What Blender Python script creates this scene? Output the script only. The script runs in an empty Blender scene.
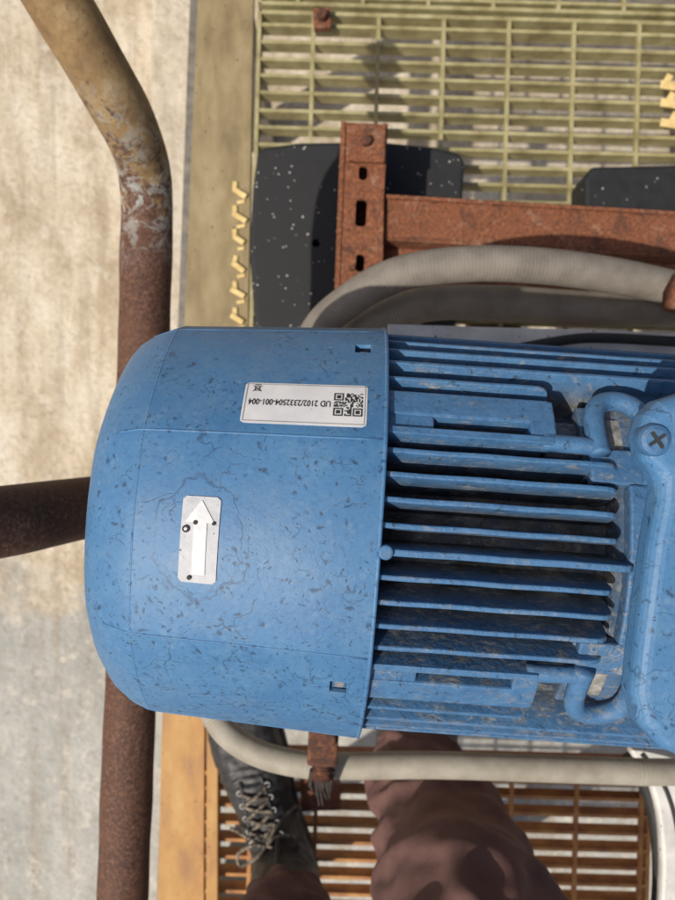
import bpy, bmesh, math, random
from mathutils import Vector, Matrix, noise
from mathutils.bvhtree import BVHTree
random.seed(7)
S = bpy.context.scene
COL = S.collection
ZC, F = 1.15, 750.0          # survey height above the platform deck (m) and plan scale

def at(u, v, z):
    "plan survey -> metres at the object's true height z"
    D = ZC - z
    return Vector(((u-337.5)/F*D, (450-v)/F*D, z))

# ---------------------------------------------------------------- materials
def lk(nt, a, b): nt.links.new(a, b)
def ramp(nt, fac, stops):
    r = nt.nodes.new('ShaderNodeValToRGB')
    el = r.color_ramp.elements
    while len(el) < len(stops): el.new(0.5)
    for e, (p, c) in zip(el, stops):
        e.position = p; e.color = (c[0], c[1], c[2], 1)
    lk(nt, fac, r.inputs[0]); return r.outputs[0]
def noi(nt, co, scale, detail=6, rough=.6, dist=0.0):
    n = nt.nodes.new('ShaderNodeTexNoise')
    n.inputs['Scale'].default_value = scale; n.inputs['Detail'].default_value = min(detail, 5)
    n.inputs['Roughness'].default_value = rough; n.inputs['Distortion'].default_value = dist
    lk(nt, co, n.inputs['Vector']); return n.outputs['Fac']
def mapr(nt, val, a, b, c=0.0, d=1.0):
    m = nt.nodes.new('ShaderNodeMapRange')
    m.inputs[1].default_value = a; m.inputs[2].default_value = b
    m.inputs[3].default_value = c; m.inputs[4].default_value = d
    lk(nt, val, m.inputs[0]); return m.outputs[0]
def mth(nt, op, a, b=None):
    m = nt.nodes.new('ShaderNodeMath'); m.operation = op
    for i, x in enumerate((a, b)):
        if x is None: continue
        if isinstance(x, (int, float)): m.inputs[i].default_value = x
        else: lk(nt, x, m.inputs[i])
    return m.outputs[0]
def mix(nt, fac, a, b):
    m = nt.nodes.new('ShaderNodeMix'); m.data_type = 'RGBA'
    if isinstance(fac, (int, float)): m.inputs[0].default_value = fac
    else: lk(nt, fac, m.inputs[0])
    for i, x in ((6, a), (7, b)):
        if isinstance(x, tuple): m.inputs[i].default_value = (x[0], x[1], x[2], 1)
        else: lk(nt, x, m.inputs[i])
    return m.outputs[2]
def start(name, stretch=(1,1,1)):
    m = bpy.data.materials.new(name); m.use_nodes = True
    nt = m.node_tree; b = nt.nodes['Principled BSDF']
    tc = nt.nodes.new('ShaderNodeTexCoord'); mp = nt.nodes.new('ShaderNodeMapping')
    mp.inputs['Scale'].default_value = stretch
    lk(nt, tc.outputs['Object'], mp.inputs[0])
    return m, nt, b, mp.outputs[0], tc.outputs['Object']
def bumpn(nt, b, h, st, dist=.001):
    n = nt.nodes.new('ShaderNodeBump'); n.inputs['Strength'].default_value = st
    n.inputs['Distance'].default_value = dist
    lk(nt, h, n.inputs['Height']); lk(nt, n.outputs[0], b.inputs['Normal'])
def simple(name, stops, scale=60, rough=(.55,.85), metal=0, bump=.4, bd=.001, stretch=(1,1,1), dist=0., specks=None):
    m, nt, b, co, ob = start(name, stretch)
    n = noi(nt, co, scale, 8, .65, dist)
    c = ramp(nt, n, stops)
    if specks:
        sc, th, colr = specks
        v = nt.nodes.new('ShaderNodeTexVoronoi'); v.inputs['Scale'].default_value = sc
        lk(nt, ob, v.inputs['Vector'])
        thr = mapr(nt, noi(nt, ob, sc*.9, 2), .35, .65, th*.3, th*1.2)
        k = mth(nt, 'LESS_THAN', v.outputs['Distance'], thr)
        k = mth(nt, 'MULTIPLY', k, mth(nt, 'GREATER_THAN', noi(nt, ob, sc*.3, 2), .48))
        c = mix(nt, k, c, colr)
    lk(nt, c, b.inputs['Base Color'])
    lk(nt, mapr(nt, n, .3, .7, rough[0], rough[1]), b.inputs['Roughness'])
    b.inputs['Metallic'].default_value = metal
    if bump: bumpn(nt, b, noi(nt, co, scale*2.2, 8, .7), bump, bd)
    return m

def rusty(name):
    "brown scale over orange rust, with bleached worn patches"
    m, nt, b, co, ob = start(name)
    f = noi(nt, co, 260, 6, .75)
    c = ramp(nt, f, [(.32,(.05,.021,.013)),(.47,(.17,.058,.026)),(.6,(.27,.10,.045)),(.75,(.38,.19,.10))])
    c = mix(nt, mapr(nt, noi(nt, co, 38, 5, .7, .6), .52, .66, 0, .7), c, (.055,.026,.018))
    c = mix(nt, mapr(nt, noi(nt, co, 52, 5, .75), .56, .68, 0, .45), c, (.40,.27,.19))
    lk(nt, c, b.inputs['Base Color']); lk(nt, mapr(nt, f, .3, .7, .75, .95), b.inputs['Roughness'])
    bumpn(nt, b, f, .7, .0015)
    return m
def blue_cowl():
    m, nt, b, co, ob = start('blue_enamel_cowl')
    n = noi(nt, co, 22, 6)
    c = ramp(nt, n, [(.3, (.050,.155,.325)), (.7, (.068,.192,.375))])
    v0 = nt.nodes.new('ShaderNodeTexVoronoi'); v0.inputs['Scale'].default_value = 210
    lk(nt, co, v0.inputs['Vector'])
    spot = mth(nt, 'MULTIPLY', mapr(nt, v0.outputs['Distance'], .25, .4, 1, 0), mapr(nt, noi(nt, co, 48, 4), .47, .62, 0, .22))
    c = mix(nt, spot, c, (.20,.31,.43))
    d = mapr(nt, noi(nt, co, 55, 10, .75), .46, .75, 0, .34)
    c = mix(nt, d, c, (.17,.265,.36))
    c = mix(nt, mapr(nt, noi(nt, co, 420, 3, .7), .53, .72, 0, .42), c, (.028,.075,.155))
    nn = nt.nodes.new('ShaderNodeTexNoise'); nn.inputs['Scale'].default_value = 60; nn.inputs['Detail'].default_value = 4
    lk(nt, co, nn.inputs['Vector'])
    wc = nt.nodes.new('ShaderNodeVectorMath'); wc.operation = 'MULTIPLY_ADD'
    lk(nt, nn.outputs['Color'], wc.inputs[0]); wc.inputs[1].default_value = (.022,.022,.022); lk(nt, co, wc.inputs[2])
    sz = nt.nodes.new('ShaderNodeSeparateXYZ'); lk(nt, co, sz.inputs[0])
    cr = []
    side = mapr(nt, sz.outputs[1], .05, -.06, -.03, .03)
    for sc, wd, lo_, hi_, ms, am in ((30,.010,.545,.60,33,.8),(70,.018,.55,.60,41,.75)):
        v = nt.nodes.new('ShaderNodeTexVoronoi'); v.feature = 'DISTANCE_TO_EDGE'; v.inputs['Scale'].default_value = sc
        lk(nt, wc.outputs[0], v.inputs['Vector'])
        q = mapr(nt, v.outputs['Distance'], wd*.4, wd*1.5, am, 0)
        cr.append(mth(nt, 'MULTIPLY', q, mapr(nt, mth(nt, 'ADD', noi(nt, co, ms, 5, .7), side), lo_, hi_)))
    for sc, th in ((120,.19),(170,.20),(290,.19)):
        v2 = nt.nodes.new('ShaderNodeTexVoronoi'); v2.inputs['Scale'].default_value = sc
        lk(nt, wc.outputs[0], v2.inputs['Vector'])
        cr.append(mth(nt, 'MULTIPLY', mapr(nt, v2.outputs['Distance'], th*.6, th*1.3, 1, 0), mapr(nt, mth(nt, 'ADD', noi(nt, co, 30+sc*.1, 3), side), .48, .55)))
    sx = nt.nodes.new('ShaderNodeSeparateXYZ'); lk(nt, wc.outputs[0], sx.inputs[0])
    ex = mth(nt, 'DIVIDE', mth(nt, 'ADD', sx.outputs[0], .066-.011), .0225)
    ey = mth(nt, 'DIVIDE', mth(nt, 'ADD', sx.outputs[1], .001-.011), .0285)
    rr = mth(nt, 'SQRT', mth(nt, 'ADD', mth(nt, 'MULTIPLY', ex, ex), mth(nt, 'MULTIPLY', ey, ey)))
    ring = mapr(nt, mth(nt, 'ABSOLUTE', mth(nt, 'SUBTRACT', rr, 1.0)), .008, .035, .7, 0)
    ring = mth(nt, 'MULTIPLY', ring, mapr(nt, noi(nt, co, 50, 4), .36, .50, .1, 1))
    ring = mth(nt, 'MULTIPLY', ring, mth(nt, 'GREATER_THAN', sz.outputs[2], 0))
    cr.append(ring)
    smear = mapr(nt, noi(nt, co, 130, 6, .8, 2.0), .60, .69, 0, .55)
    k = cr[0]
    for q in cr[1:]: k = mth(nt, 'MAXIMUM', k, q)
    k = mth(nt, 'MAXIMUM', mth(nt, 'MULTIPLY', k, .88), smear)
    c = mix(nt, mth(nt,'MULTIPLY',k,.85), c, (.020,.045,.092))
    lk(nt, c, b.inputs['Base Color'])
    lk(nt, mapr(nt, n, .3, .7, .44, .58), b.inputs['Roughness'])
    b.inputs['Specular IOR Level'].default_value = .45
    h = mth(nt, 'SUBTRACT', noi(nt, co, 300, 4), mth(nt, 'MULTIPLY', k, .6))
    bumpn(nt, b, h, .25, .0006)
    return m
def blue_cast():
    m, nt, b, co, ob = start('blue_enamel_casting')
    sx = nt.nodes.new('ShaderNodeSeparateXYZ'); lk(nt, ob, sx.inputs[0])
    r2 = mth(nt, 'ADD', mth(nt, 'MULTIPLY', sx.outputs[1], sx.outputs[1]), mth(nt, 'MULTIPLY', sx.outputs[2], sx.outputs[2]))
    r = mth(nt, 'SQRT', r2)
    n = noi(nt, co, 90, 8, .7)
    c = ramp(nt, n, [(.3, (.042,.122,.258)), (.7, (.064,.175,.345))])
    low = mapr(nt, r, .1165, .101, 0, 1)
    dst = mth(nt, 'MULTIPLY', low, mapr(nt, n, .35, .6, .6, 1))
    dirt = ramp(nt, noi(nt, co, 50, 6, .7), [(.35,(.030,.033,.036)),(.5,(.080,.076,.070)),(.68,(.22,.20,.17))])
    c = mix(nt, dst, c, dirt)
    # grit stuck along the fins, more on the lower-lying half
    sd_ = mapr(nt, sx.outputs[1], .03, -.07, 0, .045)
    st = nt.nodes.new('ShaderNodeMapping'); st.inputs['Scale'].default_value = (.45,1,1); lk(nt, ob, st.inputs[0])
    grit = mapr(nt, mth(nt, 'ADD', noi(nt, st.outputs[0], 130, 10, .8, 1.0), sd_), .54, .64, 0, .85)
    gc = ramp(nt, noi(nt, co, 200, 4), [(.35,(.10,.105,.11)),(.65,(.34,.345,.34))])
    c = mix(nt, mth(nt, 'MULTIPLY', grit, mapr(nt, r, .1205, .117, .25, 1)), c, gc)
    dk = mapr(nt, noi(nt, co, 80, 8, .8, 2.0), .58, .66, 0, .85)
    c = mix(nt, dk, c, (.018,.026,.04))
    lk(nt, c, b.inputs['Base Color']); lk(nt, mapr(nt, n, .3, .7, .45, .7), b.inputs['Roughness'])
    b.inputs['Specular IOR Level'].default_value = .45
    bumpn(nt, b, noi(nt, co, 260, 6), .7, .001)
    return m
def rail_paint(name, axis, a, bb, dark=1.0):
    m, nt, b, co, ob = start(name)
    sx = nt.nodes.new('ShaderNodeSeparateXYZ'); lk(nt, ob, sx.inputs[0])
    n = noi(nt, co, 45, 10, .75, .5)
    fine = noi(nt, co, 300, 8, .8)
    rust = ramp(nt, fine, [(.32, (.022*dark,.012*dark,.009*dark)), (.5, (.082*dark,.034*dark,.020*dark)), (.66, (.22*dark,.12*dark,.08*dark))])
    rust = mix(nt, mapr(nt, noi(nt, co, 24, 5, .7), .48, .66, 0, .5), rust, (.14*dark,.062*dark,.035*dark))
    paint = ramp(nt, noi(nt, co, 30, 8, .7), [(.3, (.17,.10,.045)), (.55, (.29,.19,.085)), (.75, (.42,.31,.17))])
    paint = mix(nt, mapr(nt, noi(nt, co, 130, 5, .8), .52, .66, 0, .6), paint, (.13,.075,.035))
    g = mth(nt, 'ADD', mapr(nt, sx.outputs[axis], a, bb, 0, 1), mapr(nt, n, .3, .7, -.5, .5))
    k = mapr(nt, g, .42, .58)
    c = mix(nt, k, rust, paint)
    w = mth(nt, 'MULTIPLY', mapr(nt, mth(nt, 'ABSOLUTE', mth(nt,'SUBTRACT', mapr(nt, sx.outputs[axis], a, bb, 0, 1), .42)), .0, .4, 1, 0), mapr(nt, noi(nt, co, 60, 6, .8, 1.), .49, .56))
    c = mix(nt, mth(nt,'MULTIPLY', w, .8), c, (.36,.38,.36))
    lk(nt, c, b.inputs['Base Color']); lk(nt, mapr(nt, fine, .3, .7, .6, .9), b.inputs['Roughness'])
    bumpn(nt, b, fine, .6, .0012)
    return m
def concrete(name='weathered_concrete', pale=0.0):
    m, nt, b, co, ob = start(name, (1.0,.55,1))
    sx = nt.nodes.new('ShaderNodeSeparateXYZ'); lk(nt, ob, sx.inputs[0])
    n = noi(nt, co, 7, 10, .75)
    big = noi(nt, ob, 1.7, 4, .6)
    n = mth(nt, 'ADD', mth(nt, 'MULTIPLY', n, .65), mth(nt, 'MULTIPLY', big, .35))
    warm = ramp(nt, n, [(.34, (.32,.25,.17)), (.44, (.49,.41,.30)), (.52, (.62,.54,.42)), (.62, (.72,.66,.55))])
    grey = ramp(nt, n, [(.36, (.32,.32,.30)), (.60, (.50,.50,.47))])
    g = mth(nt, 'ADD', mapr(nt, sx.outputs[1], -.15, -.6), mapr(nt, noi(nt, ob, 3, 5), .3, .7, -.4, .4))
    c = mix(nt, mapr(nt, g, .35, .65), warm, grey)
    if pale: c = mix(nt, pale, c, (.62,.57,.48))
    st = nt.nodes.new('ShaderNodeMapping'); st.inputs['Scale'].default_value = (14,1.2,1); lk(nt, ob, st.inputs[0])
    c = mix(nt, mapr(nt, noi(nt, st.outputs[0], 1.6, 5, .6), .5, .66, 0, .5), c, (.33,.265,.19))
    c = mix(nt, mapr(nt, noi(nt, ob, 45, 8, .85), .52, .64, 0, .5), c, (.27,.215,.155))
    c = mix(nt, mapr(nt, noi(nt, ob, 19, 6, .85), .55, .62, 0, .5), c, (.74,.69,.59))
    lk(nt, c, b.inputs['Base Color']); b.inputs['Roughness'].default_value = .9
    h = mth(nt, 'ADD', noi(nt, ob, 60, 8, .8), mth(nt, 'MULTIPLY', noi(nt, ob, 11, 5, .7), 2))
    bumpn(nt, b, h, .7, .012)
    return m
def hose_mat(name, c0, c1, rough=.6):
    return simple(name, [(.3, c0), (.7, c1)], 40, (rough, rough+.15), bump=.3)

M_cowl, M_cast, M_conc, M_kerb = blue_cowl(), blue_cast(), concrete(), concrete('pale_kerb_concrete', .35)
M_rail = rail_paint('worn_rail_paint', 1, .16, .34)
M_rail2 = rail_paint('worn_branch_paint', 0, -.22, -.75, .8)
M_rust = rusty('rusted_steel')
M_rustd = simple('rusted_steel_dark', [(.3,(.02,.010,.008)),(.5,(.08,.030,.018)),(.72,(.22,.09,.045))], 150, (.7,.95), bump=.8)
M_khaki = simple('khaki_grating_paint', [(.3,(.18,.15,.065)),(.5,(.31,.275,.135)),(.7,(.42,.385,.22))], 26, (.45,.7), bump=.3)
M_rgrat = simple('rusty_grating', [(.3,(.20,.070,.025)),(.5,(.38,.17,.055)),(.7,(.52,.29,.10))], 30, (.6,.85), bump=.4)
M_yplate = simple('yellow_frame_paint', [(.3,(.155,.115,.055)),(.5,(.25,.195,.10)),(.75,(.36,.30,.18))], 22, (.5,.75), bump=.3, stretch=(1,.4,1), specks=(90,.14,(.12,.08,.04)))
M_oplate = simple('ochre_frame_paint', [(.3,(.26,.115,.030)),(.5,(.42,.225,.065)),(.75,(.54,.36,.16))], 22, (.5,.75), bump=.3, stretch=(1,.4,1), specks=(90,.14,(.16,.07,.03)))
M_yellow = simple('pale_yellow_paint', [(.3,(.52,.36,.12)),(.7,(.78,.62,.30))], 60, (.5,.7), bump=.2)  # bracket paint; the same pale yellow paints sun patches on the frame
M_rubber = simple('black_rubber', [(.3,(.007,.008,.010)),(.7,(.017,.018,.021))], 50, (.6,.8), bump=.4, specks=(120,.15,(.50,.48,.45)))
M_hose = hose_mat('grey_conduit', (.150,.132,.113), (.23,.207,.18))
M_hose2 = hose_mat('pale_conduit', (.25,.23,.185), (.37,.345,.29))
M_black = simple('black_rubber_cable', [(.3,(.012,.012,.012)),(.7,(.03,.03,.03))], 80, bump=.1)
M_dark = simple('dark_recess_grime', [(.3,(.008,.010,.014)),(.7,(.03,.035,.04))], 120, bump=.3)  # near-black colour paints shade into slots and notches, plus one plate dot
M_sticker = simple('white_label_vinyl', [(.3,(.58,.59,.62)),(.7,(.72,.72,.73))], 60, (.35,.5), bump=.05, specks=(300,.1,(.35,.36,.38)))
M_ink = simple('black_print', [(.3,(.012,.012,.014)),(.7,(.03,.03,.032))], 60, bump=0)
M_grey = simple('grey_print', [(.3,(.22,.23,.25)),(.7,(.34,.34,.36))], 60, bump=0)
M_alu = simple('anodised_plate', [(.3,(.36,.38,.42)),(.7,(.54,.55,.58))], 160, (.5,.65), bump=.2, specks=(260,.14,(.12,.12,.14)))
M_dust = simple('pale_dust_deposit', [(.3,(.10,.10,.095)),(.7,(.42,.41,.38))], 160, (.8,.95), bump=.8)
M_aluw = simple('faded_arrow_print', [(.3,(.54,.56,.59)),(.7,(.72,.73,.75))], 140, (.5,.65), bump=.2, specks=(240,.14,(.25,.26,.28)))
M_zinc = simple('zinc_bracket', [(.3,(.20,.21,.22)),(.7,(.55,.56,.57))], 200, (.3,.5), metal=.6, bump=.4)
M_leather = simple('black_leather', [(.3,(.014,.014,.016)),(.6,(.03,.03,.032)),(.8,(.07,.065,.06))], 70, (.36,.6), bump=.6, bd=.0015)
M_sole = simple('boot_sole_rubber', [(.3,(.012,.012,.013)),(.7,(.05,.047,.043))], 60, bump=.4)
M_lace = simple('boot_lace', [(.35,(.03,.027,.024)),(.5,(.13,.105,.08)),(.65,(.36,.31,.25))], 220, (.8,.95), bump=.8)
M_cloth = simple('maroon_trouser_cloth', [(.3,(.095,.046,.042)),(.7,(.160,.085,.075))], 30, (.85,.98), bump=.6, bd=.0008)
M_white = simple('white_painted_cover', [(.3,(.46,.46,.45)),(.7,(.70,.69,.67))], 30, (.4,.6), bump=.2, specks=(150,.16,(.08,.07,.06)))
M_tape = simple('frayed_tape', [(.3,(.010,.008,.008)),(.7,(.05,.035,.03))], 150, bump=.8)
M_steel = simple('dull_steel', [(.3,(.10,.09,.08)),(.7,(.22,.20,.17))], 60, (.5,.7), bump=.3)

# ---------------------------------------------------------------- geometry helpers
def empty(name, parent=None, loc=(0,0,0), rot=(0,0,0)):
    e = bpy.data.objects.new(name, None); e.empty_display_size = .05
    e.location = loc; e.rotation_euler = rot; COL.objects.link(e)
    if parent: e.parent = parent
    return e
def mk(name, V, Fc, m, parent=None, smooth=False, bevel=0, seg=2):
    me = bpy.data.meshes.new(name); me.from_pydata([tuple(v) for v in V], [], Fc); me.update()
    bm = bmesh.new(); bm.from_mesh(me); bmesh.ops.recalc_face_normals(bm, faces=bm.faces); bm.to_mesh(me); bm.free()
    o = bpy.data.objects.new(name, me); COL.objects.link(o); me.materials.append(m)
    if smooth:
        for p in me.polygons: p.use_smooth = True
    if bevel:
        b = o.modifiers.new('b', 'BEVEL'); b.width = bevel; b.segments = seg; b.limit_method = 'ANGLE'; b.angle_limit = math.radians(35)
    if parent: o.parent = parent
    return o
BOXF = [(0,1,3,2),(4,6,7,5),(0,4,5,1),(2,3,7,6),(0,2,6,4),(1,5,7,3)]
def boxv(c, s, R=None):
    out = []
    for i in (-1,1):
        for j in (-1,1):
            for k in (-1,1):
                p = Vector((i*s[0]/2, j*s[1]/2, k*s[2]/2))
                if R: p = R @ p
                out.append(Vector(c)+p)
    return out
def box(name, c, s, m, parent=None, rz=0, R=None, bevel=.001):
    if R is None: R = Matrix.Rotation(rz, 3, 'Z')
    return mk(name, boxv(c, s, R), BOXF, m, parent, bevel=bevel)
def boxes(name, lst, m, parent=None, bevel=0, M=None):
    V, Fc = [], []
    for c, s, R in lst:
        n = len(V); V += boxv(c, s, R); Fc += [tuple(i+n for i in f) for f in BOXF]
    if M: V = [M @ v for v in V]
    return mk(name, V, Fc, m, parent, bevel=bevel)
def prism(name, pts, z0, z1, m, parent=None, bevel=.001, inv=None, seg=2):
    n = len(pts)
    V = [Vector((p[0],p[1],z0)) for p in pts]+[Vector((p[0],p[1],z1)) for p in pts]
    if inv: V = [inv @ v for v in V]
    Fc = [tuple(range(n))[::-1], tuple(range(n,2*n))]+[(i,(i+1)%n,(i+1)%n+n,i+n) for i in range(n)]
    return mk(name, V, Fc, m, parent, bevel=bevel, seg=seg)
def catmull(P, k=10):
    P = [Vector(p) for p in P]; Q = [2*P[0]-P[1]]+P+[2*P[-1]-P[-2]]; out = []
    for i in range(1, len(Q)-2):
        a,b,c,d = Q[i-1:i+3]
        for j in range(k):
            t = j/k
            out.append(.5*((2*b)+(c-a)*t+(2*a-5*b+4*c-d)*t*t+(3*b-a-3*c+d)*t**3))
    out.append(P[-1]); return out
def sweep(name, P, r, m, parent=None, n=24, k=10, rf=None, inv=None, raw=False):
    pts = P if raw else catmull(P, k)
    T = []
    for i in range(len(pts)):
        a = pts[max(i-1,0)]; b = pts[min(i+1,len(pts)-1)]; T.append((b-a).normalized())
    up = T[0].orthogonal().normalized(); V, Fc = [], []; L = 0
    for i, p in enumerate(pts):
        if i: L += (p-pts[i-1]).length
        up = (up-T[i]*up.dot(T[i])).normalized(); s = T[i].cross(up)
        rr = r if not rf else rf(L, i/(len(pts)-1))
        for j in range(n):
            a = 2*math.pi*j/n; V.append(p+(up*math.cos(a)+s*math.sin(a))*rr)
    for i in range(len(pts)-1):
        for j in range(n):
            Fc.append((i*n+j, i*n+(j+1)%n, (i+1)*n+(j+1)%n, (i+1)*n+j))
    Fc.append(tuple(range(n))[::-1]); Fc.append(tuple((len(pts)-1)*n+j for j in range(n)))
    if inv: V = [inv @ v for v in V]
    return mk(name, V, Fc, m, parent, smooth=True)
def bake(o):
    dg = bpy.context.evaluated_depsgraph_get(); dg.update()
    me = bpy.data.meshes.new_from_object(o.evaluated_get(dg)); o.modifiers.clear(); o.data = me
def cut(o, cutter):
    b = o.modifiers.new('c', 'BOOLEAN'); b.object = cutter; b.operation = 'DIFFERENCE'; b.solver = 'EXACT'
    bake(o); bpy.data.objects.remove(cutter)
def cyl(name, c, r, h, m, parent=None, n=32, R=None, bevel=.0006, inv=None):
    V = []
    for z in (-h/2, h/2):
        for j in range(n):
            a = 2*math.pi*j/n; p = Vector((r*math.cos(a), r*math.sin(a), z))
            if R: p = R @ p
            V.append(Vector(c)+p)
    if inv: V = [inv @ v for v in V]
    Fc = [tuple(range(n))[::-1], tuple(range(n,2*n))]+[(j,(j+1)%n,(j+1)%n+n,j+n) for j in range(n)]
    return mk(name, V, Fc, m, parent, bevel=bevel)

# ================================================================= PERSON (legs) - built first
person = empty('person')
def skinned(name, verts, edges, radii, root, m):
    me = bpy.data.meshes.new(name); me.from_pydata(verts, edges, []); o = bpy.data.objects.new(name, me); COL.objects.link(o)
    md = o.modifiers.new('s','SKIN'); md.use_smooth_shade = True
    for i, r in enumerate(radii):
        sv = me.skin_vertices[0].data[i]; sv.radius = r if isinstance(r, tuple) else (r, r); sv.use_root = (i == root)
    sub = o.modifiers.new('u','SUBSURF'); sub.levels = 4; sub.render_levels = 4
    bake(o); o.data.materials.clear(); o.data.materials.append(m); o.parent = person
    return o
vs = [(0,-.86,.82),(.09,-.82,.78),(.105,-.62,.64),(.127,-.425,.51),(.117,-.425,.37),(.106,-.418,.24),(.102,-.410,.115),
      (-.09,-.86,.78),(-.085,-.72,.66),(-.085,-.615,.50),(-.075,-.608,.35),(-.062,-.590,.22),(-.060,-.585,.165),(0,-.84,.95)]
es = [(0,1),(1,2),(2,3),(3,4),(4,5),(5,6),(0,7),(7,8),(8,9),(9,10),(10,11),(11,12),(0,13)]
rd = [.13,.115,.108,.096,.080,.070,.074,.11,.098,.084,.074,.066,.066,(.16,.12)]
tr = skinned('trousers', vs, es, rd, 0, M_cloth)
def ridge(q, s): return math.exp(-(noise.noise(q)/s)**2)
for v in tr.data.vertices:
    c = v.co; n = v.normal
    w1 = noise.noise(Vector((c.x*8, c.y*8, c.z*10)))
    wq = Vector((noise.noise(c*7), noise.noise(c*7+Vector((5,1,8))), noise.noise(c*7+Vector((2,9,3)))))*.5
    a = c.x*.6+c.y*.5+c.z*.62; e1 = c.x*.8-c.z*.6; e2 = c.y*.8-c.z*.55
    q = Vector((a*6, e1*22, e2*19))+wq
    q2 = Vector((a*18+4, e1*12-2, e2*34))+wq
    v.co = c+n*(.009*w1+.014*(ridge(q,.15)-.35)+.005*(ridge(q2,.15)-.35))
for p in tr.data.polygons: p.use_smooth = True
sb = tr.modifiers.new('sub','SUBSURF'); sb.levels = 1; sb.render_levels = 1

def boot(name, toe, heel, shaft_top):
    e = empty(name, person)
    toe = Vector(toe); heel = Vector(heel); d = (toe-heel); Ln = d.length; d.normalize(); sd = Vector((d.y,-d.x,0))
    ST = [(0,.026,.060,.03),(.02,.036,.085,.0),(.07,.041,.105,0),(.12,.040,.108,0),(.16,.043,.096,0),(.20,.050,.080,0),(.24,.053,.070,0),(.27,.050,.064,0),(.295,.038,.054,0),(.308,.020,.038,0)]
    ST = [(a*Ln/.31,b,c,q) for a,b,c,q in ST]
    V=[];Fc=[];n=28
    for (s0,w,h,b) in ST:
        c = heel+d*s0
        for j in range(n):
            a=2*math.pi*j/n; ca,sa=math.cos(a),math.sin(a)
            x = w*math.copysign(abs(ca)**.75,ca); z = .028+ (h-.028)*(max(sa,0)**.85) - .016*(max(-sa,0)**.4)
            V.append(c+sd*x+Vector((0,0,z)))
    for i in range(len(ST)-1):
        for j in range(n): Fc.append((i*n+j,i*n+(j+1)%n,(i+1)*n+(j+1)%n,(i+1)*n+j))
    Fc.append(tuple(range(n))); Fc.append(tuple((len(ST)-1)*n+j for j in range(n)))
    st = Vector(shaft_top); base = heel+d*.062+Vector((0,0,.04)); o0=len(V); K=8
    for i in range(K+1):
        f=i/K; c=base.lerp(st,f); w=.044+.006*f; l=.060-.008*f
        for j in range(n):
            a=2*math.pi*j/n; V.append(c+sd*w*math.cos(a)+d*l*math.sin(a))
    for i in range(K):
        for j in range(n): Fc.append((o0+i*n+j,o0+i*n+(j+1)%n,o0+(i+1)*n+(j+1)%n,o0+(i+1)*n+j))
    Fc.append(tuple(o0+j for j in range(n))); Fc.append(tuple(o0+K*n+j for j in range(n)))
    up = mk('upper', V, Fc, M_leather, e)
    r = up.modifiers.new('r','REMESH'); r.mode='VOXEL'; r.voxel_size=.0035
    s = up.modifiers.new('s','SMOOTH'); s.factor=.6; s.iterations=6
    bake(up)
    up.data.materials.clear(); up.data.materials.append(M_leather)
    for v in up.data.vertices:
        c=v.co; cre = max(0,1-abs(((c-heel).dot(d)-.205)/.03))
        v.co = c+v.normal*(.0026*noise.noise(c*38)+.0014*noise.noise(c*90)+.0018*cre*math.sin((c-heel).dot(d)*520+noise.noise(c*40)*2))
    for p in up.data.polygons: p.use_smooth=True
    out=[]
    W=[(-.006,.0),(0,.026),(.02,.038),(.07,.042),(.12,.041),(.16,.046),(.20,.053),(.24,.056),(.27,.053),(.295,.040),(.312,.018),(.316,0)]
    for s0,w in W: out.append(heel+d*s0*Ln/.31+sd*w)
    for s0,w in W[::-1][1:-1]: out.append(heel+d*s0*Ln/.31-sd*w)
    prism('sole', out, .001,.026, M_sole, e, bevel=.004)
    bv = BVHTree.FromPolygons([v.co.copy() for v in up.data.vertices],[tuple(p.vertices) for p in up.data.polygons])
    def top(s0,x,off=.0015):
        q=heel+d*s0+sd*x; h=bv.ray_cast(Vector((q.x,q.y,.6)),Vector((0,0,-1)))
        z=h[0].z if h[0] else .1
        return Vector((q.x,q.y,z+off))
    for k,sg in enumerate((-1,1)):
        sweep('facing_%d'%k,[top(s0,sg*(.015+.006*(1-(s0-.12)/.09)),-.001) for s0 in (.125,.14,.16,.18,.20,.208)],.0032,M_leather,e,n=10,k=4)
    rows=[.130,.146,.162,.178,.194]
    for i,s0 in enumerate(rows):
        for sg in (-1,1):
            p=top(s0,sg*.021,.001)
            sweep('eyelet_%d_%d'%(i,sg),[p+Vector((.0034*math.cos(a),.0034*math.sin(a),0)) for a in [2*math.pi*q/14 for q in range(15)]],.0010,M_zinc,e,n=6,raw=True)
        if i<len(rows)-1:
            for sg in (-1,1):
                A=top(s0,sg*.019,.003);B=top(rows[i+1],-sg*.019,.003);mid=top((s0+rows[i+1])/2,0,.006)
                sweep('lace_%d_%d'%(i,sg),[A,mid,B],.0024,M_lace,e,n=8,k=8)
    for sg in (-1,1):
        A=top(.128,0,.008)
        sweep('bow_%d'%sg,[A,A+sd*sg*.016+d*.010+Vector((0,0,.010)),A+sd*sg*.040+d*.002+Vector((0,0,.004)),A+sd*sg*.042-d*.016,A+sd*sg*.018-d*.010+Vector((0,0,.006)),A],.0024,M_lace,e,n=8,k=8)
        sweep('lace_end_%d'%sg,[A,A+sd*sg*.020+d*.018+Vector((0,0,.002)),A+sd*sg*.046+d*.024-Vector((0,0,.03)),A+sd*sg*.052+d*.012-Vector((0,0,.05))],.0021,M_lace,e,n=8,k=8)
    sweep('boot_collar',[st+sd*.050*math.cos(a)+d*.052*math.sin(a) for a in [2*math.pi*q/40 for q in range(41)]],.006,M_leather,e,n=10,raw=True)
    return e
boot('work_boot', (-.158,-.372,0), (-.058,-.668,0), (-.064,-.592,.20))
boot('work_boot', (.125,-.165,0), (.095,-.470,0), (.101,-.415,.17))

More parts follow.
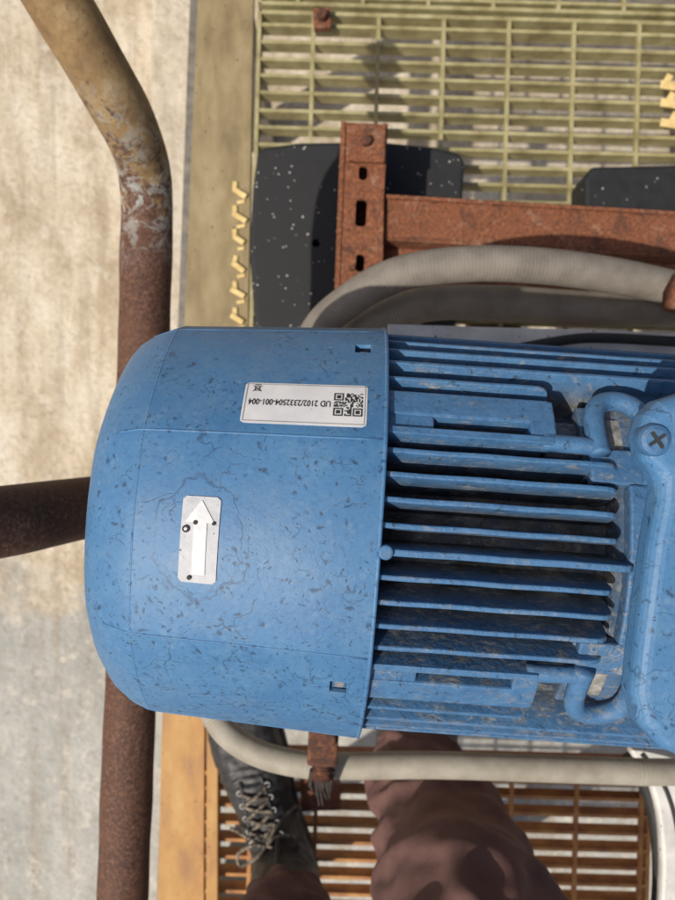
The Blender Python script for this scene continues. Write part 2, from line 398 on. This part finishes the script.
# ================================================================= MOTOR
MLOC, MROT = Vector((0,-.0466,.675)), math.radians(-4.0)
MM = Matrix.Translation(MLOC) @ Matrix.Rotation(MROT, 4, 'Z'); MI = MM.inverted()
motor = empty('electric_motor', loc=MLOC, rot=(0,0,MROT))
def surf(u, v, r):
    "axial position and angle on the motor casing"
    o = MI @ Vector((0,0,ZC)); d = (MI.to_3x3() @ (at(u,v,.7)-Vector((0,0,ZC)))).normalized()
    a = d.y**2+d.z**2; b = 2*(o.y*d.y+o.z*d.z); c = o.y**2+o.z**2-r*r
    disc = max(b*b-4*a*c, 0); t = (-b-math.sqrt(disc))/(2*a); p = o+d*t
    return p.x, math.atan2(p.y, p.z)
def pol(x, t, r): return Vector((x, r*math.sin(t), r*math.cos(t)))
corners = [-25,25,66,107,148,212,253,294,335]
def facet(t, k=.30):
    d = math.degrees(t)
    while d < -25: d += 360
    while d >= 335: d -= 360
    for a, b in zip(corners[:-1], corners[1:]):
        if a <= d <= b:
            h = math.radians((b-a)/2); mid = math.radians((a+b)/2)
            return (1-k)+k*math.cos(h)/math.cos(math.radians(d)-mid)
    return 1
PROF = [(.0205,.1255),(.019,.1258),(-.02,.1235),(-.06,.1212),(-.097,.1190),(-.0995,.1186),(-.104,.1170),(-.112,.1135),(-.120,.1080),(-.126,.1005),(-.1295,.092),(-.1315,.083),(-.1325,.070),(-.1325,.045)]
def prof_r(x):
    for (a, ra), (b, rb) in zip(PROF[:-1], PROF[1:]):
        if b <= x <= a: return rb+(ra-rb)*(x-b)/(a-b)
    return PROF[0][1]
def cowl_r(x, t): return prof_r(x)*facet(t, .30)
N = 240; V, Fc = [], []
for x, r in PROF:
    kk = .30 if r > .1 else .30*max(0,(r-.07)/.03)
    for j in range(N):
        t = 2*math.pi*j/N; V.append(pol(x, t, r*facet(t, kk)))
for i in range(len(PROF)-1):
    for j in range(N): Fc.append((i*N+j, i*N+(j+1)%N, (i+1)*N+(j+1)%N, (i+1)*N+j))
cowl = mk('fan_cowl', V, Fc, M_cowl, motor, smooth=True)
s = cowl.modifiers.new('s','SOLIDIFY'); s.thickness = .0022; s.offset = -1
bake(cowl)
notches = []
for (u, v) in ((363,349),(338,687)):
    x, t = surf(u, v, .123); notches.append((x,t))
    R = Matrix.Rotation(-t, 3, 'X')
    ctr = boxv(pol(x,t,.123), (.0085,.0085,.03), R)
    cu = mk('cutter', ctr, BOXF, M_dark, motor); cut(cowl, cu)
for p in cowl.data.polygons: p.use_smooth = True
try: cowl.data.set_sharp_from_angle(angle=math.radians(32))
except Exception: pass
for i,(x,t) in enumerate(notches):
    R = Matrix.Rotation(-t, 3, 'X')
    box('cowl_clip_pad_%d'%i, pol(x,t,.1150), (.016,.016,.003), M_dark, motor, R=R)  # dark backing, shade of the open notch put into its colour
    box('cowl_clip_%d'%i, pol(x+.0008,t-.008,.1188), (.0052,.0052,.004), M_zinc, motor, R=R, bevel=.0008)
for i, td in enumerate((25,-25,66,-66)):
    t = math.radians(td)
    P = [pol(x, t, cowl_r(x,t)-.0004) for x in (.018,-.02,-.06,-.095,-.104,-.112)]
    sweep('cowl_seam_%d'%i, P, .0007, M_cowl, motor, n=8, k=4)
P = [pol(.0195, 2*math.pi*j/180, .1252*facet(2*math.pi*j/180)) for j in range(181)]
sweep('cowl_rim', P, .0012, M_cowl, motor, n=8, raw=True)
P = [pol(-.0985, 2*math.pi*j/180, .1181*facet(2*math.pi*j/180)) for j in range(181)]
sweep('cowl_shoulder_bead', P, .0009, M_cowl, motor, n=8, raw=True)
for i, rr in enumerate((.042,.032,.022,.012)):
    sweep('grille_ring_%d'%i, [pol(-.132, 2*math.pi*j/48, rr) for j in range(49)], .0018, M_cowl, motor, n=8, raw=True)
for i in range(8):
    t = math.pi*i/4; sweep('grille_spoke_%d'%i, [pol(-.132,t,.004), pol(-.132,t,.047)], .0018, M_cowl, motor, n=8, k=1)
def slab(name, x0, x1, t0, t1, rf, th, m, cr=.0, rows=28, holes=None):
    V, Fc = [], []; R0 = .12; h = (t1-t0)*R0; cols = 6
    for i in range(rows+1):
        f = i/rows; sy = f*h; d = min(sy, h-sy)
        ins = 0 if d >= cr else cr-math.sqrt(max(cr*cr-(cr-d)**2, 0))
        for j in range(cols+1):
            x = (x0+ins)+(x1-x0-2*ins)*j/cols; t = t0+(t1-t0)*f
            V.append(pol(x, t, rf(x,t)+th))
    nv = len(V)
    for i in range(rows+1):
        for j in range(cols+1):
            p = V[i*(cols+1)+j]; t = t0+(t1-t0)*i/rows
            V.append(pol(p.x, t, rf(p.x,t)-.0004))
    W = cols+1
    for i in range(rows):
        for j in range(cols):
            a = i*W+j; Fc.append((a,a+1,a+W+1,a+W)); Fc.append((a+nv,a+W+nv,a+W+1+nv,a+1+nv))
        for j in (0, cols):
            a = i*W+j; Fc.append((a,a+W,a+W+nv,a+nv))
    for i in (0, rows):
        for j in range(cols):
            a = i*W+j; Fc.append((a,a+1,a+1+nv,a+nv))
    return mk(name, V, Fc, m, parent=motor)
# ---- label
xa, ta = surf(243,400,.121); xb, tb = surf(367,408,.123)
x_l, x_r = xa, xb
_, tt = surf(305,382,.123); _, tbm = surf(305,425,.123)
slab('label', x_l, x_r, tbm, tt, cowl_r, .0003, M_sticker, cr=.002)
tc_, xc_ = (tt+tbm)/2, (x_l+x_r)/2
hs = (tt-tbm)*.12
def lab(px, py, off):
    t = tc_+py/.121; x = xc_+px; return pol(x, t, cowl_r(x,t)+off)
def line_rect(name, w, h, lw, m, off):
    V, Fc = [], []
    def q(x0,x1,y0,y1):
        ny = 10
        for k in range(ny):
            a = y0+(y1-y0)*k/ny; b = y0+(y1-y0)*(k+1)/ny; n = len(V)
            V.extend([lab(x0,a,off),lab(x1,a,off),lab(x1,b,off),lab(x0,b,off)]); Fc.append((n,n+1,n+2,n+3))
    q(-w,w,-h,-h+lw); q(-w,w,h-lw,h); q(-w,-w+lw,-h+lw,h-lw); q(w-lw,w,-h+lw,h-lw)
    return mk(name, V, Fc, m, motor)
line_rect('label_frame_print', (x_r-x_l)/2-.0009, hs/2-.0009, .0004, M_grey, .00055)
V, Fc = [], []; n = 21; qs = min(hs*.74, .0145); c0 = (x_r-x_l)/2-.0022-qs; cell = qs/n
def finder(i, j):
    for (a,b) in ((0,0),(0,n-7),(n-7,0)):
        x, y = i-a, j-b
        if -1 <= x <= 7 and -1 <= y <= 7:
            if x in(-1,7) or y in(-1,7): return 0
            if x in(0,6) or y in(0,6): return 1
            return 1 if 2<=x<=4 and 2<=y<=4 else 0
    return None
for i in range(n):
    for j in range(n):
        f = finder(i,j)
        if f is None: f = random.random() < .5
        if f:
            x0 = c0+i*cell; y0 = -qs/2+j*cell; k = len(V)
            V += [lab(x0,y0,.00055),lab(x0+cell,y0,.00055),lab(x0+cell,y0+cell,.00055),lab(x0,y0+cell,.00055)]; Fc.append((k,k+1,k+2,k+3))
mk('label_code_print', V, Fc, M_ink, motor)
cu = bpy.data.curves.new('t','FONT'); cu.body = 'UD 2102/2332504-001-004'; cu.size = .0052; cu.resolution_u = 3; cu.offset = .00006
to = bpy.data.objects.new('t', cu); COL.objects.link(to); bpy.context.view_layer.update()
dg = bpy.context.evaluated_depsgraph_get(); tm = bpy.data.meshes.new_from_object(to.evaluated_get(dg)); bpy.data.objects.remove(to)
w = max(v.co.x for v in tm.vertices); tw = c0-.0016-(-(x_r-x_l)/2+.0025)
for v in tm.vertices:
    px = c0-.0014-v.co.x/w*tw; py = .0017-v.co.y*1.05; v.co = lab(px, py, .0006)
tm.materials.clear(); tm.materials.append(M_ink)
tob = bpy.data.objects.new('label_text_print', tm); COL.objects.link(tob); tob.parent = motor
V=[];Fc=[]
def lseg(a, b, w):
    a=Vector(a);b=Vector(b);d=(b-a).normalized();nn=Vector((-d.y,d.x))*w/2;k=len(V)
    for p in (a-nn,b-nn,b+nn,a+nn): V.append(lab(p.x,p.y,.00056))
    Fc.append((k,k+1,k+2,k+3))
bx, by = -(x_r-x_l)/2+.0062, hs/2-.0043
for a,b in (((-.0014,-.0014),(-.001,.0016)),((.0014,-.0014),(.001,.0016)),((-.0018,-.0014),(.0018,-.0014)),((-.001,.0016),(.001,.0016)),((-.0022,-.002),(.0022,.002)),((.0022,-.002),(-.0022,.002)),((-.0016,.0026),(.0016,.0026))):
    lseg((bx+a[0],by+a[1]),(bx+b[0],by+b[1]),.0004)
mk('label_bin_print', V, Fc, M_ink, motor)
# ---- rotation plate with arrow
xa,_ = surf(179,545,.119); xb,_ = surf(218,540,.119); _,t1 = surf(200,496,.12); _,t0 = surf(196,584,.12)
slab('direction_plate', xa, xb, t0, t1, cowl_r, .0007, M_alu, cr=.0018)
px0,pw,pt0,ph = (xa+xb)/2,(xb-xa),(t0+t1)/2,(t1-t0)
V=[];Fc=[]
def strip(pts_rows, off):
    for (ya,xa0,xa1),(yb,xb0,xb1) in zip(pts_rows[:-1],pts_rows[1:]):
        for q in range(8):
            f0,f1=q/8,(q+1)/8
            for c_ in range(3):
                k=len(V)
                for f,sa in ((f0,c_/3),(f0,(c_+1)/3),(f1,(c_+1)/3),(f1,c_/3)):
                    y=ya+(yb-ya)*f; A=xa0+(xb0-xa0)*f; B=xa1+(xb1-xa1)*f; x=A+(B-A)*sa
                    X=px0+x*pw; T=pt0+y*ph; V.append(pol(X,T,cowl_r(X,T)+off))
                Fc.append((k,k+1,k+2,k+3))
strip([(-.40,-.14,.20),(.20,-.17,.18)],.0012); strip([(.20,-.40,.38),(.45,-.02,.02)],.0012)
mk('direction_arrow', V, Fc, M_aluw, motor)
for i,(fx,fy,rr,m_) in enumerate(((-.12,.20,.0011,M_ink),(.36,.20,.0009,M_ink),(-.2,-.44,.0011,M_dark),(-.36,.12,.0018,M_ink),(-.36,.12,.0009,M_zinc))):
    X=px0+fx*pw;T=pt0+fy*ph
    cyl('plate_rivet_%d'%i, pol(X,T,cowl_r(X,T)+.0011+.0003*(i==4)), rr, .0012, m_, motor, n=16, R=Matrix.Rotation(-T,3,'X'), bevel=.0002)
# ---- finned frame
def revolve(name, prof, m, n=144, x0=0):
    V, Fc = [], []
    for x, r in prof:
        for j in range(n): V.append(pol(x, 2*math.pi*j/n, r))
    for i in range(len(prof)-1):
        for j in range(n): Fc.append((i*n+j, i*n+(j+1)%n, (i+1)*n+(j+1)%n, (i+1)*n+j))
    Fc.append(tuple(range(n))); Fc.append(tuple((len(prof)-1)*n+j for j in range(n)))
    o = mk(name, V, Fc, m, motor, smooth=True)
    try: o.data.set_sharp_from_angle(angle=math.radians(40))
    except Exception: pass
    return o
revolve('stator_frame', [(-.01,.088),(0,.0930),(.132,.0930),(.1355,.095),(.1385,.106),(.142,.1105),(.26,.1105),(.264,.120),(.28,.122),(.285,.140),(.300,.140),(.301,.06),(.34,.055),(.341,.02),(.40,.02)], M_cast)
def fin(name, td, x0, x1, r1, w=.0022, r0=.090, drop=.010):
    t = math.radians(td); nx = 14; V=[]; 
    prof = [(x0,r1-.0005)]+[(x0+(x1-.006-x0)*i/nx, r1) for i in range(1,nx+1)]+[(x1-.003,r1-.0008),(x1-.001,r1-.0025),(x1,r1-.006),(x1+.0012,r1-drop-.006)]
    up = Vector((0,math.sin(t),math.cos(t))); sd = Vector((0,math.cos(t),-math.sin(t)))
    for x, r in prof:
        wob = .00015*math.sin(x*130+td)
        V += [Vector((x,0,0))+up*r0+sd*(-w*.9), Vector((x,0,0))+up*r+sd*(-w/2+wob), Vector((x,0,0))+up*r+sd*(w/2+wob), Vector((x,0,0))+up*r0+sd*(w*.9)]
    Fc=[]
    for i in range(len(prof)-1):
        a=i*4
        for j in range(4): Fc.append((a+j,a+(j+1)%4,a+4+(j+1)%4,a+4+j))
    Fc.append((0,1,2,3)); k=(len(prof)-1)*4; Fc.append((k,k+1,k+2,k+3))
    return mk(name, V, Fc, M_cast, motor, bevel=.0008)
for i, td in enumerate(range(-24, 25, 6)):
    big = td == 0
    fin('fin_%02d'%i, td, 0, .142 if big else .1335+.0006*((i*7)%3), .1195 if not big else .121, .0034 if big else .0027)
cyl('fin_boss', pol(.0228,0,.1205), .0036, .006, M_cast, motor, n=24, bevel=.001)
for sgn in (1,-1):
    s_ = 't' if sgn > 0 else 'b'
    for j, td in enumerate((46,53,60,67,75,83,92,101,110,119,128,137,146,155,164,173)):
        fin('side_fin_%s_%d'%(s_,j), sgn*td, 0, (.235 if td>50 else .105), .1205, .0028 if td > 50 else .0024)
    def cs(name, x0, x1, a, b, r0, r1, bev=.0012):
        a, b = sorted((sgn*a, sgn*b)); V=[];n=8;Fc=[]
        for i in range(n+1):
            t = math.radians(a+(b-a)*i/n)
            V += [pol(x0,t,r0),pol(x1,t,r0),pol(x1,t,r1),pol(x0,t,r1)]
        for i in range(n):
            for j in range(4): Fc.append((i*4+j,i*4+(j+1)%4,i*4+4+(j+1)%4,i*4+4+j))
        Fc += [(0,1,2,3),(n*4,n*4+1,n*4+2,n*4+3)]
        return mk(name, V, Fc, M_cast, motor, bevel=bev)
    cs('pad_floor_'+s_, .0, .100, 28.5, 38.5, .090, .1115)
    cs('pad_plate_'+s_, .0, .0440, 29, 38, .1105, .1190)
    cs('pad_rail_in_'+s_, .0, .103, 28, 29.9, .1100, .1215)
    cs('pad_rail_out_'+s_, .0, .103, 34.0, 41.5, .1100, .1200)
    cs('pad_end_'+s_, .092, .105, 28.3, 41.2, .1100, .1200)
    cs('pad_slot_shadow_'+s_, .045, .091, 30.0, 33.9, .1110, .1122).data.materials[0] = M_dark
    sweep('eye_bar_'+s_, [pol(x, math.radians(sgn*t), .1165) for x, t in ((.098,29.6),(.112,29.4),(.127,29.2))], .0045, M_cast, motor, n=16, k=4)
    path = [(.1265,27),(.1255,33),(.1262,38.5),(.130,42.5),(.137,44.2),(.145,43.5),(.151,40),(.1525,34),(.152,27),(.1515,20)]
    sweep('lifting_eye_'+s_, [pol(x, math.radians(sgn*t), .1170) for x, t in path], .0052, M_cast, motor, n=18, k=8)
    cs('eye_web_floor_'+s_, .121,.155, 22, 46, .090, .1090)
    cs('eye_foot_'+s_, .122,.155, 20, 29.5, .1080, .1150)
    cs('eye_recess_'+s_, .130,.148, 31, 41, .1080, .1100, .0004).data.materials[0] = M_dust
    cs('link_floor_'+s_, .103,.123, 29, 42, .090, .1040)
cs('collar_block', .140, .158, -20, 20, .10, .1165)
# ---- terminal box and its lid on top of the frame
def MP(L, z): return [at(u,v,z) for u,v in L]
L = [(662,400),(648,414),(641,436),(646,462),(662,478),(661,500),(653,540),(645,600),(638,655),(634,695),(642,728),(664,752),(700,768),(800,775),(900,700),(915,560),(905,420),(860,385),(760,380),(700,388)]
prism('terminal_box_lid', MP(L,.832), .812, .832, M_cowl, motor, bevel=.0065, inv=MI, seg=5)
L2 = [(682,410),(664,440),(674,490),(664,560),(655,640),(652,690),(672,725),(720,740),(880,700),(890,560),(880,420),(800,400)]
prism('terminal_box_body', MP(L2,.812), .74, .8125, M_cast, motor, bevel=.003, inv=MI)
c = at(656,440,.834); cyl('lid_screw_boss', (c.x,c.y,.829), .0070, .012, M_cast, motor, inv=MI, bevel=.0025)
for a in (.6, .6+math.pi/2):
    R = Matrix.Rotation(a,3,'Z'); V = [MI @ v for v in boxv((c.x,c.y,.8352+.0001*a), (.0080,.0014,.0006), R)]
    mk('screw_slot', V, BOXF, M_dark, motor)
box('mount_foot', (.2,-.0,-.145), (.10,.22,.025), M_cast, motor, bevel=.003)
box('foot_web', (.2,.0,-.115), (.08,.12,.05), M_cast, motor, bevel=.003)

ped = empty('motor_pedestal')
box('top_plate', (.22,-.06,.505), (.20,.26,.012), M_rust, ped, rz=MROT)
for i,(dx,dy) in enumerate(((-.06,-.09),(-.06,.09),(.08,-.09),(.08,.09))):
    box('leg_%d'%i, (.22+dx,-.06+dy,.23), (.04,.04,.54), M_rust, ped, rz=MROT)
box('cross_beam', (.25,-.06,-.06), (.08,.70,.05), M_rust, ped)

# ================================================================= PLATFORM
GR = math.radians(-1.6)
def grating(name, x0, x1, y0, y1, m, pitch=.0262, rod=.100, off=0, h=.026, bw=.0052):
    g = []
    y = y0+pitch/2
    while y < y1-.004:
        g.append((Vector(((x0+x1)/2,y,-h/2+random.uniform(-.0004,.0004))), (x1-x0,bw,h), Matrix.Rotation(random.uniform(-.0012,.0012),3,'Z'))); y += pitch+random.uniform(-.0006,.0006)
    x = x0+off
    while x < x1:
        g.append((Vector((x,(y0+y1)/2,-.0035)), (.0060,y1-y0,.0085), None)); x += rod
    g.append((Vector((x0-.003,(y0+y1)/2,-h/2)), (.006,y1-y0,h+.003), None)); g.append((Vector((x1+.003,(y0+y1)/2,-h/2)), (.006,y1-y0,h+.003), None))
    g.append((Vector(((x0+x1)/2,y0,-h/2+.001)), (x1-x0,.006,h), None)); g.append((Vector(((x0+x1)/2,y1,-h/2+.001)), (x1-x0,.006,h), None))
    return boxes(name, g, m, None, 0, Matrix.Rotation(GR,4,'Z'))
grating('steel_grating', -.135, 1.10, .165, .668, M_khaki, off=.080)
grating('steel_grating', -.135, 1.10, .682, 1.45, M_khaki, off=.055)
grating('steel_grating', -.19, .49, -1.35, -.500, M_rgrat, off=.072)
fr = empty('platform_frame')
prism('edge_plate', [at(203,-120,.0),at(256,-120,0),at(248,345,0),at(184,345,0)], -.012,.003, M_yplate, fr)
prism('edge_plate_front', [at(163,700,0),at(205,700,0),at(203,1200,0),at(150,1200,0)], -.012,.003, M_oplate, fr)
prism('edge_lip', [at(209,700,0),at(220,700,0),at(219,1200,0),at(207,1200,0)], -.012,.020, M_oplate, fr)
prism('edge_beam', [at(184,345,0),at(243,345,0),at(205,700,0),at(163,700,0)], -.10,-.004, M_yplate, fr)
prism('side_beam', [at(196,-150,-.05),at(208,-150,-.05),at(160,1200,-.05),at(146,1200,-.05)], -.14,-.045, M_steel, fr)
box('well_beam', (.48,.15,-.05), (1.3,.03,.09), M_steel, fr)
box('well_beam_front', (.15,-.492,-.04), (.7,.008,.075), M_rust, fr, rz=GR)
for i,(x,y) in enumerate(((-.22,.9),(-.25,-1.1),(1.0,.9),(.45,-1.1))):
    box('post_%d'%i, (x,y,-.57), (.08,.08,.90), M_steel, fr)
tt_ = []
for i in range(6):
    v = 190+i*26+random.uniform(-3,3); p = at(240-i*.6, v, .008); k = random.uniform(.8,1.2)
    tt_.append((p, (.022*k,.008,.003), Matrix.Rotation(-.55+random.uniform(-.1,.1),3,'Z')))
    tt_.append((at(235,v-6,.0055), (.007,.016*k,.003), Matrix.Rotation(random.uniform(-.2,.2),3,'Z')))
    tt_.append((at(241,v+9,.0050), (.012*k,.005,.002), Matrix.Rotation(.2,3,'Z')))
boxes('toothed_strip', tt_, M_yellow, fr, .001)  # pale yellow tabs stand in for sunlight falling through the bar ends
box('walk_plank', (.125,-.33,-.006), (.12,.36,.012), M_steel, fr)
yb = empty('yellow_bracket')
for i, v in enumerate((86,104,124)):
    p = at(672, v, .06); box('tab_%d'%i, p, (.034,.012,.004), M_yellow, yb, rz=-.15)
    p = at(668+3*i, v-7, .057); box('tab_edge_%d'%i, p, (.010,.014,.004), M_yellow, yb, rz=-.5)
p = at(690,105,.05); box('upright', (p.x+.008,p.y,.03), (.012,.08,.06), M_yellow, yb)
nb = empty('rusty_bolt'); p = at(322,20,.012)
box('plate', p, (.026,.030,.012), M_rust, nb, rz=.05); cyl('nut', (p.x,p.y,.026), .008,.012, M_rustd, nb, n=6)

m1 = prism('rubber_block', MP([(262,147),(300,142),(380,141),(430,146),(458,152),(465,160),(462,215),(458,300),(454,345),(256,345),(249,250),(253,185),(257,153)],.075), .001,.075, M_rubber, None, bevel=.006, seg=4)
p = at(316,243,.075); c_ = cyl('cutter', (p.x,p.y,.07), .006,.05, M_rubber); cut(m1, c_)
prism('rubber_block', MP([(592,166),(700,164),(780,166),(786,175),(780,300),(590,300),(585,230),(585,178)],.070), .001,.070, M_rubber, None, bevel=.006, seg=4)

ch = empty('rusted_channel')
c1 = prism('web', MP([(345,122),(387,124),(382,196),(380,330),(336,330),(341,200)],.21), .205,.210, M_rust, ch, bevel=.0008)
for k,(u,v,sx,sy) in enumerate(((361,213,.014,.034),(360,263,.011,.022),(363,173,.011,.018))):
    p = at(u,v,.21); cut(c1, box('cutter', (p.x,p.y,.21), (sx,sy,.05), M_rust, rz=-.05, bevel=.004))
prism('flange_l', MP([(341,122),(346,122),(338,330),(333,330)],.21), .150,.2125, M_rust, ch)
prism('flange_r', MP([(383,124),(388,124),(384,196),(382,330),(377,330)],.21), .150,.2125, M_rust, ch)
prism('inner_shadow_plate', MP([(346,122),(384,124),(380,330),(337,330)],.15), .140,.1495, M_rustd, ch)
p = at(366,144,.222); box('square_washer', p, (.048,.046,.008), M_rust, ch, rz=-.04, bevel=.002)
cyl('bolt_head', (p.x,p.y+.001,.229), .007,.010, M_rustd, ch, n=6)
for i,(u,v) in enumerate(((352,268),(372,268))):
    q = at(u,v,.212); cyl('rivet_%d'%i, q, .004,.004, M_rustd, ch, n=12)
box('foot', at(365,200,.07), (.04,.10,.135), M_rustd, ch)
bm_ = empty('rusted_beam')
prism('top_flange', MP([(386,196),(800,220),(800,262),(384,238)],.20), .194,.200, M_rust, bm_, bevel=.001)
prism('lip', MP([(386,194),(800,218),(800,222),(386,198)],.205), .150,.205, M_rust, bm_, bevel=.001)
prism('web', MP([(384,236),(800,260),(800,264),(384,240)],.20), .13,.2, M_rust, bm_, bevel=.001)
prism('low_flange', MP([(383,236),(800,258),(800,330),(383,300)],.165), .159,.165, M_rust, bm_, bevel=.001)
box('leg', at(780,260,.08), (.05,.05,.19), M_rust, bm_)

def corr(r, pitch=.004, a=.0006):
    return lambda L,f: r+a*math.sin(2*math.pi*L/pitch)
def hose(name, pts, r, m, a=.00022, pitch=.0032, k=60):
    return sweep(name, [at(u,v,z) for u,v,z in pts], r, m, None, n=28, k=k, rf=corr(r,pitch,a))
hose('conduit_hose', [(295,400,.42),(315,335,.43),(350,300,.45),(400,274,.47),(470,264,.48),(540,266,.48),(610,275,.47),(680,290,.46),(760,310,.45),(850,345,.43)], .0160, M_hose)
hose('conduit_hose', [(325,420,.37),(350,345,.40),(385,318,.42),(430,304,.43),(500,303,.44),(580,308,.44),(650,309,.44),(720,312,.43),(850,330,.41)], .0165, M_hose)
hose('conduit_hose', [(225,640,.42),(208,690,.42),(222,728,.43),(255,752,.44),(300,764,.45),(350,766,.455),(430,765,.455),(530,768,.45),(620,771,.445),(660,772,.44),(760,770,.40),(860,755,.35)], .0122, M_hose2, a=.00012)
sweep('power_cable', [at(*q) for q in ((500,352,.50),(560,341,.50),(600,338,.50),(680,342,.50),(800,350,.48))], .0045, M_black, None)
prism('white_cable_tray', MP([(388,324),(600,330),(700,334),(700,360),(388,355)],.47), .462,.470, M_white, None)  # white colour stands in for sunlit ground showing through the gap
cj = empty('rusted_coupling'); p = at(682,298,.50)
sweep('sleeve', [p+Vector((-.010,.004,0)), p+Vector((.03,-.004,0))], .018, M_rust, cj, n=6, k=2)

# ================================================================= RAIL
rl = empty('pipe_railing')
sweep('main_pipe', [at(*q) for q in ((-40,-150,.64),(20,-60,.60),(62,8,.57),(103,78,.53),(130,128,.49),(143,165,.45),(147,205,.43),(146,260,.425),(144,340,.425),(136,560,.425),(128,760,.425),(122,920,.425),(116,1100,.425))], .0245, M_rail, rl, n=40, k=12,
      rf=lambda L,f: .0245+.0006*math.sin(L*60)*math.sin(L*23))
sweep('branch_pipe', [at(*q) for q in ((-330,560,.72),(-150,542,.69),(0,522,.62),(60,512,.56),(132,500,.45))], .0255, M_rail2, rl, n=40, k=12)

hb = empty('hanging_bolt')
box('bracket', at(323,746,.50), (.026,.030,.02), M_rustd, hb, rz=-.05, bevel=.003)
box('arm', at(323,715,.51), (.022,.05,.012), M_rustd, hb, bevel=.002)
sweep('thread', [at(323,750,.49), at(322,778,.49)], .0085, M_rustd, hb, n=14, k=40, rf=lambda L,f: .0085+.0010*math.sin(2*math.pi*L/.0022))
for i in range(11):
    u = 313+i*1.9; sweep('tape_strand_%d'%i, [at(u,770,.49), at(u+random.uniform(-3,3),785,.485), at(u+random.uniform(-4,4),790+random.uniform(2,16),.47)], .0022, M_tape, hb, n=6, k=5, rf=lambda L,f: .0032*(1-.7*f))
prism('rusted_plate', MP([(300,772),(340,771),(341,811),(301,812)],.03), .022,.030, M_rust, None, bevel=.002)

wc_ = empty('white_pump_cover')
outer = [(630,752),(646,776),(656,805),(661,840),(662,880),(658,930)]
cc = catmull([at(u,v,.40) for u,v in outer],6)
poly = [(p.x,p.y) for p in cc]+[(at(900,930,.40).x,at(900,930,.40).y),(at(900,740,.40).x,at(900,740,.40).y),(at(640,740,.40).x,at(640,740,.40).y)]
prism('shell', [Vector((a,b,0)) for a,b in poly], .385,.40, M_white, wc_, bevel=.004)
sweep('seal', [at(u-3,v+4,.385) for u,v in outer], .007, M_black, wc_, n=12)
sweep('groove_seal', [at(u+12+i*2,v+2,.401) for i,(u,v) in enumerate(outer)], .0022, M_black, wc_, n=8)
box('stand', at(800,840,.19), (.10,.10,.38), M_steel, wc_)

# ================================================================= GROUND
mk('ground', [(-60,-60,-1.02),(60,-60,-1.02),(60,60,-1.02),(-60,60,-1.02)], [(0,1,2,3)], M_conc)
prism('concrete_kerb', [at(156,-500,-.86),at(205,-500,-.86),at(190,330,-.86),at(160,1300,-.86),at(134,1300,-.86),at(148,330,-.86)], -1.02,-.86, M_kerb, None, bevel=.012)

# ================================================================= LIGHT
sv = Vector((-.50,-.32,1.0)).normalized()
el = math.asin(sv.z); az = math.atan2(sv.x, sv.y)
w = bpy.data.worlds.new('World'); S.world = w; w.use_nodes = True
nt = w.node_tree; bg = nt.nodes['Background']; sk = nt.nodes.new('ShaderNodeTexSky'); sk.sky_type = 'NISHITA'
sk.sun_disc = False; sk.sun_elevation = el; sk.sun_rotation = az; sk.dust_density = 5; sk.air_density = 1.0
lk(nt, sk.outputs[0], bg.inputs[0]); bg.inputs[1].default_value = .080
ld = bpy.data.lights.new('sun','SUN'); ld.energy = 3.9; ld.angle = math.radians(.6); ld.color = (1,.92,.80)
lo = bpy.data.objects.new('sun', ld); lo.rotation_euler = (-sv).to_track_quat('-Z','Y').to_euler(); COL.objects.link(lo)
S.view_settings.view_transform = 'Standard'; S.view_settings.look = 'None'; S.view_settings.exposure = 0

cd = bpy.data.cameras.new('camera'); cd.sensor_fit = 'VERTICAL'; cd.sensor_height = 24; cd.lens = 20.0
cd.clip_start = .01; cd.clip_end = 300
cd.dof.use_dof = True; cd.dof.focus_distance = .36; cd.dof.aperture_fstop = 9
cam = bpy.data.objects.new('camera', cd); cam.location = (0,0,ZC); COL.objects.link(cam); S.camera = cam
